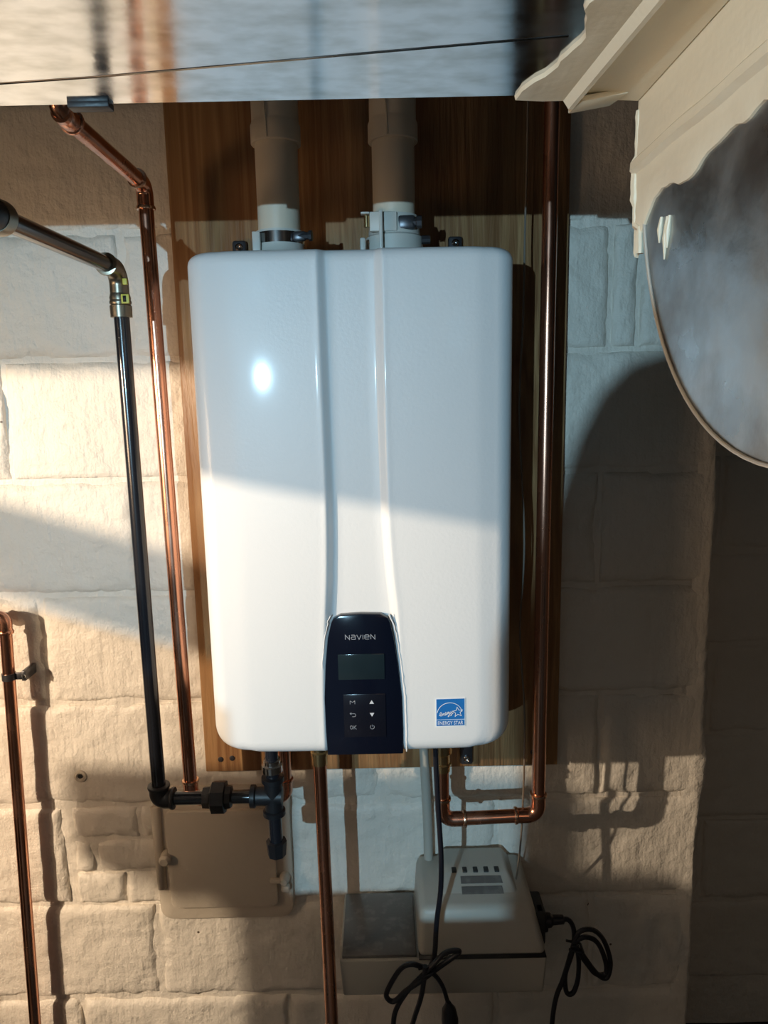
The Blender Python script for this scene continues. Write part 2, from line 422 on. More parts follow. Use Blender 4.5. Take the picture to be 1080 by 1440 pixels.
# left and right edge of the sunken centre strip against height
CL = [(0.96, -0.0925), (1.06, -0.0925), (1.12, -0.0905), (1.184, -0.0862), (1.241, -0.0825), (1.311, -0.0803), (1.379, -0.0799), (1.512, -0.0808), (1.69, -0.0816)]
CR = [(0.96, 0.0235), (1.06, 0.0225), (1.12, 0.0195), (1.187, 0.0165), (1.239, 0.0115), (1.309, 0.0075), (1.378, 0.0058), (1.510, 0.0046), (1.69, 0.0040)]
def cubic(tab, z):
    n = len(tab)
    for i in range(n-1):
        if z <= tab[i+1][0] or i == n-2:
            z0, a = tab[i]; z1, b = tab[i+1]; h = z1-z0; t = max(0, min(1, (z-z0)/h))
            m0 = (b-tab[i-1][1])/(z1-tab[i-1][0])*h if i > 0 else b-a
            m1 = (tab[i+2][1]-a)/(tab[i+2][0]-z0)*h if i < n-2 else b-a
            return (2*t**3-3*t*t+1)*a + (t**3-2*t*t+t)*m0 + (3*t*t-2*t**3)*b + (t**3-t*t)*m1
def front_y(x, z, hw, yf):
    cl, cr = cubic(CL, z), cubic(CR, z)
    d = sstep(cl-0.0005, cl+0.0120, x)*(1-sstep(cr-0.0120, cr+0.0005, x))
    lip = 0.0004*math.exp(-((x-cl+0.002)/0.003)**2) + 0.0004*math.exp(-((x-cr-0.002)/0.003)**2)
    bow = 0.006*((x-XC)/hw)**4
    return yf + 0.0095*d - lip + bow
def heater_cover():
    bm = bmesh.new(); R = 0.030; CRN = 0.040
    zs = [ZB + d for d in (0, 0.0008, 0.002, 0.004, 0.007, 0.011, 0.016, 0.022, 0.029, 0.037, 0.046)]
    z = zs[-1]
    while z < ZTp-0.034: z += 0.010; zs.append(z)
    zs = [q for q in zs if q < ZTp-0.024] + [ZTp-d for d in (0.022, 0.017, 0.012, 0.008, 0.005, 0.0025, 0.001, 0)]
    rows = []
    for z in zs:
        db, dt = z-ZB, ZTp-z
        hw = HW - (CRN - math.sqrt(max(0, CRN**2-(CRN-db)**2)) if db < CRN else 0) - (0.018 - math.sqrt(max(0, 0.018**2-(0.018-dt)**2)) if dt < 0.018 else 0)
        yf = YF + (0.020 - math.sqrt(max(0, 0.020**2-(0.020-db)**2)) if db < 0.020 else 0) + (0.014 - math.sqrt(max(0, 0.014**2-(0.014-dt)**2)) if dt < 0.014 else 0)
        row = [(XC-hw, YB), (XC-hw, YB-0.05), (XC-hw, YF+0.06)]
        for k in range(10):
            a = rad(90*k/9); row.append((XC-hw+R*(1-math.cos(a)), yf+0.006+R*0.9*(1-math.sin(a))))
        x0, x1 = XC-hw+R, XC+hw-R
        cl, cr = cubic(CL, z), cubic(CR, z)
        inner = [x0+(cl-0.016-x0)*k/7 for k in range(1, 8)] + [cl-0.012, cl-0.008, cl-0.005, cl-0.002] + [cl-0.0005+0.0125*k/9 for k in range(10)]
        inner += [cl+0.0120+(cr-cl-0.024)*k/5 for k in range(1, 5)] + [cr-0.0120+0.0125*k/9 for k in range(10)] + [cr+0.002, cr+0.005, cr+0.008, cr+0.012]
        inner += [cr+0.016+(x1-cr-0.016)*k/10 for k in range(0, 10)]
        row += [(x, front_y(x, z, HW, yf)) for x in inner]
        for k in range(10):
            a = rad(90*(1-k/9)); row.append((XC+hw-R*(1-math.cos(a)), yf+0.006+R*0.9*(1-math.sin(a))))
        row += [(XC+hw, YF+0.06), (XC+hw, YB-0.05), (XC+hw, YB)]
        rows.append([bm.verts.new((x, y, z)) for x, y in row])
    for a, b in zip(rows, rows[1:]):
        for i in range(len(a)-1): bm.faces.new((a[i], a[i+1], b[i+1], b[i]))
        bm.faces.new((a[-1], a[0], b[0], b[-1]))
    bm.faces.new(rows[0]); bm.faces.new(rows[-1])
    return bm
obj('front_cover', heater_cover(), 'white', HT, sharp=50)
bm = box(bmesh.new(), XC-0.19, XC+0.19, -0.046, -0.0285, 0.99, 1.66, 0.003)
obj('back_plate', bm, 'grey_plastic', HT)
# wall bracket ears with screws showing over the top and below
for x, z0, z1 in ((-0.2235, 1.62, 1.7335), (0.1230, 1.62, 1.7335), (0.1400, 0.822, 0.995), (-0.1880, 0.822, 0.995)):
    top = z1 > 1.2
    bm = box(bmesh.new(), x-0.0115, x+0.0115, -0.031, -0.0195, z0, z1, 0.004)
    br = obj('bracket_ear', bm, 'dark_metal', HT)
    bm = bmesh.new(); lathe(bm, (x, -0.031, z1-0.011 if top else z0+0.012), (0, -1, 0), [(0, 0.0065), (0.002, 0.0062), (0.0035, 0.004), (0.002, 0.002), (0.0015, 0.0001)], 16)
    obj('screw', bm, 'steel', br)
# control panel set into the lower end of the centre strip
PL = [(1.181, -0.0705), (1.172, -0.0775), (1.15, -0.0830), (1.11, -0.0875), (1.06, -0.0905), (1.01, -0.0900), (0.9735, -0.0885)]
PR = [(1.181, -0.0010), (1.172, 0.0050), (1.15, 0.0100), (1.11, 0.0155), (1.06, 0.0205), (1.01, 0.0215), (0.9735, 0.0210)]
def panel_outline(grow=0):
    L = [(x-grow, z) for z, x in PL]; Rr = [(x+grow, z) for z, x in PR]
    top = [(-0.0745, 1.1780), (-0.0645, 1.1835), (-0.036, 1.1850), (-0.008, 1.1840), (0.0020, 1.1790)]
    return [(L[i]) for i in range(len(L)-1, 0, -1)] + top + Rr[1:]
def smooth_loop(pts): return pts
YP = -0.2725
bm = bmesh.new(); prism(bm, [(x, YP, z) for x, z in panel_outline()], (0, 0.012, 0), 0.0012)
pan = obj('control_panel', bm, 'panel', HT)
# maker's lettering, drawn as strokes
bm = bmesh.new(); yp = YP-0.0003; zc, h = 1.1515, 0.0066
def lx(px): return -0.0540 + px*0.0385   # 0..1 over the word
s = 0.0009; z0, z1 = zc-h/2, zc+h/2
wds = 0.0425
def L2(pts, closed=False): stroke(bm, [(-0.0580+a*wds, z0+b*h) for a, b in pts], s, yp-0.0001, 0.0003, closed)
L2([(0.0, 0), (0.0, 1), (0.135, 0), (0.135, 1)])
L2([(0.20, 0.97), (0.30, 0.97), (0.33, 0.8), (0.33, 0.03), (0.22, 0.03), (0.195, 0.15), (0.195, 0.42), (0.22, 0.55), (0.33, 0.55)])
L2([(0.38, 1), (0.455, 0.0), (0.53, 1)])
L2([(0.585, 0), (0.585, 1)])
L2([(0.65, 0.5), (0.785, 0.5), (0.785, 0.82), (0.76, 0.97), (0.67, 0.97), (0.645, 0.82), (0.645, 0.18), (0.67, 0.03), (0.785, 0.03)])
L2([(0.845, 0), (0.845, 1), (0.98, 0), (0.98, 1)])
obj('lettering', bm, 'print_grey', pan, smooth=False)
bm = bmesh.new(); box(bm, -0.0695, -0.0035, YP-0.0012, YP+0.002, 1.0885, 1.1265, 0.0008)
obj('display', bm, 'lcd', pan)
bm = bmesh.new(); box(bm, -0.0635, -0.0030, YP-0.0010, YP+0.002, 1.0010, 1.0665, 0.0008)
obj('button_pad', bm, 'button', pan)
yb = YP-0.0016
def keys():
    xl, xr = -0.0505, -0.0230; zr = (1.0545, 1.0355, 1.0165)
    bm = bmesh.new(); k = 0.0034
    stroke(bm, [(xl-k, zr[0]-k*.75), (xl-k, zr[0]+k*.75), (xl, zr[0]+k*.05), (xl+k, zr[0]+k*.75), (xl+k, zr[0]-k*.75)], 0.0006, yb, 0.0008)
    obj('button', bm, 'print_grey', pan, smooth=False)
    bm = bmesh.new(); plate(bm, [(xr-0.0032, zr[0]-0.0025), (xr+0.0032, zr[0]-0.0025), (xr, zr[0]+0.003)], yb, 0.0008)
    obj('button', bm, 'print_light', pan, smooth=False)
    bm = bmesh.new()
    stroke(bm, [(xl-0.003, zr[1]+0.0020), (xl+0.002, zr[1]+0.0020)] + arc(xl+0.002, zr[1]-0.0003, 0.0023, 90, -90, 8) + [(xl-0.001, zr[1]-0.0026)], 0.00055, yb, 0.0008)
    plate(bm, [(xl-0.0045, zr[1]+0.0020), (xl-0.0020, zr[1]+0.0038), (xl-0.0020, zr[1]+0.0002)], yb, 0.0008)
    obj('button', bm, 'print_grey', pan, smooth=False)
    bm = bmesh.new(); plate(bm, [(xr-0.0032, zr[1]+0.0025), (xr, zr[1]-0.003), (xr+0.0032, zr[1]+0.0025)], yb, 0.0008)
    obj('button', bm, 'print_light', pan, smooth=False)
    bm = bmesh.new()
    stroke(bm, arc(xl-0.0024, zr[2], 0.0018, 90, 450, 14, 0.0026), 0.00055, yb, 0.0008)
    stroke(bm, [(xl+0.0010, zr[2]+0.0029), (xl+0.0010, zr[2]-0.0029)], 0.00055, yb, 0.0008)
    stroke(bm, [(xl+0.0046, zr[2]+0.0029), (xl+0.0013, zr[2]), (xl+0.0048, zr[2]-0.0029)], 0.00055, yb, 0.0008)
    obj('button', bm, 'print_grey', pan, smooth=False)
    bm = bmesh.new(); stroke(bm, arc(xr, zr[2], 0.0029, 125, 415, 16), 0.00055, yb, 0.0008)
    stroke(bm, [(xr, zr[2]+0.0038), (xr, zr[2]+0.0005)], 0.00055, yb, 0.0008)
    obj('button', bm, 'print_grey', pan, smooth=False)
keys()
# ragged clear film round the panel
bm = bmesh.new(); pts = []
for i in range(46):
    z = 0.976 + 0.207*i/45; x = interp([(a, b) for a, b in reversed(PR)], z) + 0.0048 + 0.0010*noise.noise((z*260, 1, 1)) + 0.001*noise.noise((z*90, 1, 4))
    pts.append((x, -0.2702, z))
tube(bm, pts, [0.0009+0.0005*abs(noise.noise((i*1.7, 0, 0))) for i in range(46)], 6)
obj('film_edge', bm, 'caulk', pan)
bm = bmesh.new(); pts = []
for i in range(20):
    z = 1.105 + 0.078*i/19; x = interp([(a, b) for a, b in reversed(PL)], z) - 0.0045 - (0.003 if i > 16 else 0) + 0.0009*noise.noise((z*260, 7, 1))
    pts.append((x, -0.2708, z))
tube(bm, pts, 0.0006, 6)
obj('film_edge', bm, 'caulk', pan)
# blue efficiency sticker
sx, sz, sw = 0.0898, 1.0345, 0.0430
ys = -0.2696
bm = bmesh.new(); box(bm, sx-sw/2, sx+sw/2, ys-0.0002, ys+0.004, sz-sw/2, sz+sw/2+0.0005)
st = obj('sticker', bm, 'white_print', HT, smooth=False); st['label'] = 'blue and white square efficiency sticker'
bm = bmesh.new(); b = 0.0013
box(bm, sx-sw/2+b, sx+sw/2-b, ys-0.0005, ys, sz-sw/2+b+0.0098, sz+sw/2-b+0.0005)
box(bm, sx-sw/2+b, sx+sw/2-b, ys-0.0005, ys, sz-sw/2+b, sz-sw/2+b+0.0090)
obj('blue_field', bm, 'blue', st, smooth=False)
bm = bmesh.new(); yq = ys-0.0009
stroke(bm, arc(sx-0.001, sz-0.0025, 0.0182, 12, 172, 20, 0.0175), 0.0007, yq, 0.0004)
cxs, czs = sx+0.0105, sz+0.0005
star = []
for k in range(10):
    rr = 0.0076 if k % 2 == 0 else 0.0034; a = rad(96+36*k); star.append((cxs+rr*math.cos(a), czs+rr*math.sin(a)))
stroke(bm, star, 0.0007, yq-0.0001, 0.0004, True)
sc = [(-16.5, -3.5), (-14.5, -2.2), (-12.5, -.2), (-13.8, 1.0), (-15.2, -1.2), (-14.3, -3.6), (-12.3, -3.0), (-10.6, -.6), (-10.9, -3.2), (-9.8, -.8), (-8.6, -.6), (-8.6, -2.8), (-7.2, -2.6),
      (-5.8, -.2), (-6.8, 1.2), (-7.4, -.8), (-6.4, -2.4), (-4.6, -1.0), (-4.2, .6), (-4.1, -1.4), (-3.0, .6), (-2.0, .6), (-3.2, 1.6), (-3.9, 0.2), (-2.4, -.6), (-1.4, 1.2), (-1.6, -3.6), (-3.4, -5.0), (-3.0, -3.6),
      (0.0, -.6), (0.4, 1.8), (0.7, 0.0), (1.8, .4), (2.3, 2.2), (2.0, -2.0), (0.4, -3.8), (0.9, -2.6), (4.2, 0.0)]
sp = smooth_path([(sx+a*0.001, 0, sz-0.0005+b_*0.00115) for a, b_ in sc], 4)
stroke(bm, [(p.x, p.z) for p in sp], 0.00062, yq-0.0002, 0.0004)
obj('script_and_star', bm, 'white_print', st, smooth=False)
text('lettering', 'ENERGY STAR', 'white_print', sx, sz-sw/2+b+0.0044, ys-0.0008, 0.0055, 0.0365, st)
for o in [st]+list(st.children):
    for v in o.data.vertices:      # follow the slight bow of the cover
        v.co.y += 0.0226*(v.co.x + BASE[st.as_pointer()].x - sx)

# ------------------------------------------------------------------ flue pipes
def vent(name, x, y, r, zc, label, top_lean):
    t = thing(name, (x, y, 1.685), label, 'vent pipe', None)
    bm = bmesh.new(); tube(bm, [(x, y, 1.700), (x, y, 1.86)], r, 36); obj('pipe', bm, 'pvc', t)
    bm = bmesh.new(); lathe(bm, (x, y, zc), (0, 0, 1), [(0, r+0.0005), (0, r+0.0042), (0.001, r+0.005), (0.024, r+0.005), (0.027, r+0.0035), (0.030, r+0.0028), (0.034, r+0.0028)], 36)
    pts = [(x, y, zc+0.03), (x, y, zc+0.05)] + [(x+top_lean*0.35, y, zc+0.09), (x+top_lean, y, zc+0.14), (x+top_lean*1.4, y, zc+0.30)]
    tube(bm, smooth_path(pts, 5), r+0.0028, 36)
    el = obj('elbow_fitting', bm, 'pvc', t)
    bm = bmesh.new(); tube(bm, [(x-0.008, y-r-0.0048, zc+0.002), (x-0.010, y-r-0.0040, zc+0.055)], 0.0012, 6); obj('mould_seam', bm, 'pvc', el)
    return t
v1 = vent('vent_pipe', -0.1425, -0.15, 0.0302, 1.838, 'left of the two cream vent pipes above the heater, with a steel band clamp', -0.004)
bm = bmesh.new(); lathe(bm, (-0.1425, -0.15, 1.679), (0, 0, 1), [(0, 0.041), (0.008, 0.0405), (0.013, 0.036), (0.021, 0.0345), (0.0415, 0.0340), (0.042, 0.031)], 40)
cl = obj('collar', bm, 'grey_plastic', v1); cl['label'] = 'pale collar with stainless band clamp'
bm = bmesh.new(); lathe(bm, (-0.1425, -0.15, 1.702), (0, 0, 1), [(0, 0.0343), (0, 0.0355), (0.015, 0.0355), (0.015, 0.0343)], 40)
bd1 = obj('band_clamp', bm, 'steel', cl)
bm = bmesh.new(); box(bm, -0.177, -0.166, -0.185, -0.172, 1.6785, 1.716, 0.0012); obj('lug', bm, 'grey_plastic', v1)
bm = bmesh.new(); box(bm, -0.120, -0.102, -0.183, -0.172, 1.703, 1.716, 0.003); lathe(bm, (-0.112, -0.178, 1.7095), (1, -0.15, 0), [(0, 0.0052), (0.014, 0.0052), (0.015, 0.0075), (0.019, 0.0075), (0.0195, 0.004)], 8)
obj('clamp_screw', bm, 'dark_metal', v1)
v2 = vent('vent_pipe', 0.0230, -0.15, 0.0302, 1.838, 'right of the two cream vent pipes above the heater, in a lugged grey adapter', 0.003)
bm = bmesh.new(); lathe(bm, (0.0230, -0.15, 1.6785), (0, 0, 1), [(0, 0.046), (0.004, 0.046), (0.010, 0.0415), (0.030, 0.0410), (0.033, 0.0375), (0.056, 0.0355), (0.060, 0.034), (0.060, 0.031)], 40)
ad = obj('adapter', bm, 'grey_plastic', v2); ad['label'] = 'grey plastic adapter with lugs'
for bb in ((0.001, 0.006, -0.200, -0.185, 1.679, 1.738, 0.001), (-0.012, 0.026, -0.190, -0.180, 1.712, 1.738, 0.0015), (-0.024, -0.012, -0.192, -0.180, 1.735, 1.7375, 0.0005),
           (-0.026, -0.018, -0.192, -0.172, 1.679, 1.704, 0.0025), (0.036, 0.045, -0.194, -0.186, 1.679, 1.690, 0.001)):
    obj('lug', box(bmesh.new(), *bb), 'grey_plastic', v2)
bm = bmesh.new(); lathe(bm, (-0.016, -0.186, 1.718), (0, 0, 1), [(0, 0.004), (0.015, 0.004), (0.016, 0.003)], 12); obj('brass_insert', bm, 'brass', v2)
bm = bmesh.new(); box(bm, 0.027, 0.052, -0.187, -0.172, 1.715, 1.734, 0.004); lathe(bm, (0.047, -0.181, 1.7245), (1, -0.1, 0), [(0, 0.006), (0.006, 0.006), (0.007, 0.0085), (0.014, 0.0085), (0.015, 0.004)], 8)
lathe(bm, (0.061, -0.17, 1.703), (1, 0, 0), [(0, 0.006), (0.012, 0.006), (0.013, 0.003)], 8)
obj('clamp_screw', bm, 'dark_metal', v2)

# ------------------------------------------------------------------ piping
def cup(bm, p, d, r, n=1.0):
    """a press / solder socket with rolled lips, starting at p and running along d"""
    lathe(bm, p, d, [(0, r+0.0002), (0.0005*n, r+0.0028), (0.003*n, r+0.0034), (0.0055*n, r+0.0026), (0.0065*n, r+0.0012), (0.015*n, r+0.0011), (0.017*n, r+0.0005)], 24)
def pipe_part(t, pts, r, m, name='pipe', seg=24, rd=None):
    bm = bmesh.new(); tube(bm, fillet(pts, rd) if rd else pts, r, seg); return obj(name, bm, m, t)
def elbow(t, corner, d1, d2, r, m, bend, leg, ring=None):
    """fitting round corner; d1, d2 unit directions away from it"""
    c = Vector(corner); d1 = Vector(d1).normalized(); d2 = Vector(d2).normalized()
    bm = bmesh.new(); tube(bm, fillet([c+d1*leg, c, c+d2*leg], bend, 12), r+0.0012, 24)
    e = obj('elbow', bm, m, t)
    for d in (d1, d2):
        bm = bmesh.new(); cup(bm, c+d*(leg+0.002), -d, r); obj('socket_ring', bm, ring or m, e)
    return e
RC = 0.0111
# copper riser on the left
t = thing('copper_pipe', (-0.343, -0.10, 0.80), 'long copper pipe rising left of the heater, beside the black gas pipe', 'pipe')
A = Vector((-0.3475, -0.10, 1.802)); B = Vector((-0.3400, -0.10, 0.808)); Cc = Vector((-0.349, -0.388, 1.805))
pipe_part(t, [A-Vector((0, 0, 0.02)), B+Vector((0, 0, 0.02))], RC, 'copper')
elbow(t, A, (0, 0, -1), (0, -1, 0.01), RC, 'copper', 0.02, 0.034, 'solder')
pipe_part(t, [A+Vector((0, -0.02, 0)), Cc], RC, 'copper')
elbow(t, Cc, (0, 1, 0), (0, 0, 1), RC, 'copper', 0.02, 0.032)
pipe_part(t, [Cc+Vector((0, 0, 0.02)), Cc+Vector((0, 0, 0.42))], RC, 'copper')
elbow(t, B, (0, 0, 1), (1, 0, 0), RC, 'copper', 0.02, 0.034, 'solder')
D_ = Vector((-0.178, -0.10, 0.808))
pipe_part(t, [B+Vector((0.02, 0, 0)), D_-Vector((0.02, 0, 0))], RC, 'copper')
elbow(t, D_, (-1, 0, 0), (0, 0, 1), RC, 'copper', 0.02, 0.032)
pipe_part(t, [D_+Vector((0, 0, 0.02)), (-0.178, -0.10, 0.94)], RC, 'copper')
bm = bmesh.new(); lathe(bm, (-0.178, -0.10, 0.925), (0, 0, 1), [(0, 0.012), (0.001, 0.0145), (0.02, 0.0145), (0.021, 0.0185), (0.034, 0.0185), (0.036, 0.013), (0.046, 0.013)], 24); obj('union_nut', bm, 'brass', t)
# black gas line
RG = 0.0107
t = thing('gas_pipe', (-0.365, -0.19, 0.86), 'black steel gas pipe left of the heater, with a bronze-coloured press elbow', 'pipe')
A = Vector((-0.366, -0.19, 1.668)); B = Vector((-0.3645, -0.19, 0.862)); F = Vector((-0.368, -0.545, 1.668))
pipe_part(t, [A-Vector((0, 0, 0.02)), B+Vector((0, 0, 0.02))], RG, 'black_pipe')
e = elbow(t, A, (0, 0, -1), (0, -1, 0), RG+0.0012, 'nickel', 0.03, 0.046); e['label'] = 'bronze-coloured press elbow with yellow label'
bm = bmesh.new(); lathe(bm, A+Vector((0, 0, -0.066)), (0, 0, 1), [(0, RG+0.0002), (0.0003, RG+0.0042), (0.016, RG+0.0045), (0.0175, RG+0.003), (0.021, RG+0.003), (0.027, RG+0.004), (0.033, RG+0.0025)], 28); obj('press_socket', bm, 'nickel', e)
bm = bmesh.new(); box(bm, -0.3600, -0.3490, -0.2045, -0.2015, 1.620, 1.6325, 0.0006); obj('label_tag', bm, 'yellow', e)
bm = bmesh.new(); box(bm, -0.3572, -0.3528, -0.2050, -0.2044, 1.622, 1.6305); obj('label_print', bm, 'dark_hole', e)
bm = bmesh.new(); box(bm, -0.3560, -0.3500, -0.205, -0.2005, 1.645, 1.6535, 0.0006); obj('label_tag', bm, 'yellow', e)
pipe_part(t, [A+Vector((0, -0.02, 0)), F], RG, 'black_pipe')
e = elbow(t, F, (0, 1, 0), (-1, 0, 0.9), RG+0.003, 'black_iron', 0.02, 0.030)
bm = bmesh.new(); lathe(bm, F+Vector((0, 0.022, 0)), (0, 1, 0), [(0, RG+0.005), (0.006, RG+0.0065), (0.014, RG+0.0065), (0.018, RG+0.003)], 24); obj('press_socket', bm, 'nickel', e)
pipe_part(t, [F+Vector((-0.015, 0, 0.0135)), F+Vector((-0.69, 0, 0.621))], RG, 'black_pipe')
elbow(t, B, (0, 0, 1), (1, 0, 0), RG+0.0035, 'black_iron', 0.014, 0.022)
zt = 0.8625
pipe_part(t, [B+Vector((0.015, 0, 0)), (-0.186, -0.19, zt)], RG, 'black_pipe')
bm = bmesh.new()
lathe(bm, (-0.296, -0.19, zt), (1, 0, 0), [(0, 0.012), (0.001, 0.0165), (0.012, 0.0175), (0.016, 0.0255), (0.036, 0.0255), (0.037, 0.019), (0.045, 0.0175), (0.047, 0.012)], 8)
obj('union', bm, 'black_iron', t, smooth=False)
bm = bmesh.new()
tube(bm, [(-0.217, -0.19, zt), (-0.17, -0.19, zt)], 0.0145, 20); tube(bm, [(-0.184, -0.19, zt-0.028), (-0.184, -0.19, zt+0.03)], 0.0145, 20)
for p, d in (((-0.221, -0.19, zt), (1, 0, 0)), ((-0.184, -0.19, zt-0.032), (0, 0, 1)), ((-0.184, -0.19, zt+0.034), (0, 0, -1))):
    lathe(bm, p, d, [(0, 0.0125), (0.001, 0.0178), (0.008, 0.0178), (0.010, 0.0145)], 20)
obj('tee', bm, 'black_iron', t)
pipe_part(t, [(-0.184, -0.19, zt+0.02), (-0.184, -0.19, 0.969)], RG, 'black_pipe')
pipe_part(t, [(-0.184, -0.19, zt-0.02), (-0.183, -0.19, 0.775)], RG, 'black_pipe')
bm = bmesh.new(); lathe(bm, (-0.183, -0.19, 0.758), (0, 0, 1), [(0, 0.008), (0.002, 0.0145), (0.016, 0.0158), (0.0265, 0.0168), (0.028, 0.0125)], 8); obj('drip_cap', bm, 'black_iron', t, smooth=False)
bm = bmesh.new(); lathe(bm, (-0.184, -0.19, 0.905), (0, 0, 1), [(0, 0.011), (0.001, 0.0165), (0.012, 0.0165), (0.013, 0.0135), (0.02, 0.0135), (0.021, 0.011)], 20); obj('coupling_nut', bm, 'steel', t)
# copper drop, centre
t = thing('copper_pipe', (-0.108, -0.17, 0.0), 'straight copper pipe dropping from the heater bottom, left of centre', 'pipe')
pipe_part(t, [(-0.111, -0.17, 0.925), (-0.103, -0.17, 0.001)], 0.0108, 'copper')
bm = bmesh.new(); lathe(bm, (-0.111, -0.17, 0.905), (0, 0, 1), [(0, 0.011), (0.001, 0.0128), (0.016, 0.0128), (0.017, 0.0142), (0.022, 0.0142), (0.024, 0.012), (0.040, 0.012), (0.044, 0.0165), (0.064, 0.0165)], 24); obj('brass_adapter', bm, 'brass', t)
# copper loop, right
t = thing('copper_pipe', (0.247, -0.14, 0.786), 'copper pipe rising right of the heater from a U-shaped loop underneath it', 'pipe')
E1 = Vector((0.2465, -0.14, 0.789)); E0 = Vector((0.0875, -0.14, 0.785))
pipe_part(t, [(0.251, -0.14, 2.28), E1+Vector((0, 0, 0.02))], RC, 'copper')
elbow(t, E1, (0, 0, 1), (-1, 0, 0), RC, 'copper', 0.022, 0.038, 'solder')
pipe_part(t, [E1-Vector((0.02, 0, 0)), E0+Vector((0.02, 0, 0))], RC, 'copper')
elbow(t, E0, (0, 0, 1), (1, 0, 0), RC, 'copper', 0.022, 0.038, 'solder')
pipe_part(t, [E0+Vector((0, 0, 0.02)), (0.0875, -0.14, 0.90)], RC, 'copper')
bm = bmesh.new(); lathe(bm, (0.0875, -0.14, 0.872), (0, 0, 1), [(0, 0.0112), (0.001, 0.0130), (0.010, 0.0130), (0.011, 0.0148), (0.014, 0.0148), (0.016, 0.0125), (0.030, 0.0125), (0.034, 0.0165), (0.097, 0.0165)], 24); obj('brass_adapter', bm, 'brass', t)
# lower left copper pipe with clip
t = thing('copper_pipe', (-0.67, -0.06, 0.0), 'copper pipe close to the wall at the lower left edge, held by a clip', 'pipe')
T0 = Vector((-0.6605, -0.036, 1.118)); T1 = Vector((-0.698, -0.036, 0.001)); dd = (T1-T0).normalized()
pipe_part(t, [T0+dd*0.02, T1], 0.0102, 'copper')
elbow(t, T0, dd, (-1, 0, 0.0), 0.0102, 'copper', 0.02, 0.028)
pipe_part(t, [T0-Vector((0.02, 0, 0)), T0-Vector((0.41, 0, 0))], 0.0102, 'copper')
bm = bmesh.new(); zc_ = 1.010; xc_ = -0.6642
lathe(bm, (xc_, -0.036, zc_-0.006), (0, 0, 1), [(0, 0.0104), (0, 0.0118), (0.012, 0.0118), (0.012, 0.0104)], 24)
box(bm, xc_+0.009, xc_+0.026, -0.037, -0.034, zc_-0.0065, zc_+0.0065, 0.0006); box(bm, xc_+0.022, xc_+0.030, -0.0375, 0.004, zc_-0.009, zc_+0.009, 0.0015)
cp = obj('pipe_clip', bm, 'dark_metal', t)
bm = bmesh.new(); lathe(bm, (xc_+0.026, -0.0375, zc_), (0, -1, 0), [(0, 0.004), (0.0015, 0.0035), (0.002, 0.0001)], 12); obj('screw', bm, 'steel', cp)
# cream conduit behind the cord and thin clear sensor tubing by the right riser
t = obj('plastic_conduit', tube(bmesh.new(), smooth_path([(0.070, -0.02, 0.60), (0.0690, -0.02, 0.7), (0.063, -0.02, 0.86), (0.061, -0.045, 0.93), (0.061, -0.06, 0.9680)], 6), 0.0085, 16), 'beige', loc=(0.07, -0.02, 0.6))
tag(t, 'cream plastic conduit against the wall behind the hanging black cord', 'conduit')
t = obj('sensor_tubing', tube(bmesh.new(), smooth_path([(0.222, -0.10, 2.2), (0.223, -0.10, 1.9), (0.221, -0.10, 1.72), (0.216, -0.12, 1.60), (0.214, -0.11, 1.45), (0.222, -0.12, 1.25), (0.217, -0.12, 1.1), (0.2245, -0.13, 0.95), (0.2235, -0.12, 0.75), (0.222, -0.08, 0.62)], 8), 0.0016, 8), 'clear_wire', loc=(0.222, -0.1, 0.6))
tag(t, 'thin clear tubing hanging between the heater and the right copper pipe', 'tubing')

# ------------------------------------------------------------------ cleanout door
t = thing('cleanout_door', (-0.31, 0.0, 0.62), 'painted cast-iron cleanout door in the block wall below the heater', 'access door')
def rrect(x0, x1, z0, z1, r, n=5):
    o = []
    for cx, cz, a in ((x1-r, z1-r, 0), (x0+r, z1-r, 90), (x0+r, z0+r, 180), (x1-r, z0+r, 270)):
        o += arc(cx, cz, r, a, a+90, n)
    return o
bm = bmesh.new(); prism(bm, [(x, -0.012, z) for x, z in rrect(-0.440, -0.186, 0.506, 0.776, 0.025)], (0, 0.0235, 0), 0.004)
obj('frame', bm, 'paint_iron', t)
bm = bmesh.new(); prism(bm, [(x, -0.0225, z) for x, z in rrect(-0.415, -0.214, 0.537, 0.735, 0.012)], (0, 0.011, 0), 0.003)
bm2 = bm
obj('door_leaf', bm2, 'paint_iron', t)
bm = bmesh.new(); lathe(bm, (-0.418, -0.012, 0.643), (0, -1, 0), [(0, 0.012), (0.006, 0.012), (0.012, 0.010), (0.020, 0.011), (0.025, 0.007)], 20); obj('hinge_knob', bm, 'paint_iron', t)
bm = bmesh.new(); tube(bm, [(-0.432, -0.012, 0.575), (-0.434, -0.013, 0.74)], 0.009, 10); obj('hinge_barrel', bm, 'paint_iron', t)
bm = bmesh.new(); box(bm, -0.226, -0.198, -0.031, -0.021, 0.590, 0.599, 0.003); lathe(bm, (-0.200, -0.012, 0.594), (0, -1, 0), [(0, 0.010), (0.012, 0.010), (0.018, 0.007), (0.021, 0.006)], 14)
box(bm, -0.206, -0.190, -0.032, -0.018, 0.572, 0.586, 0.004); obj('latch', bm, 'paint_iron', t)

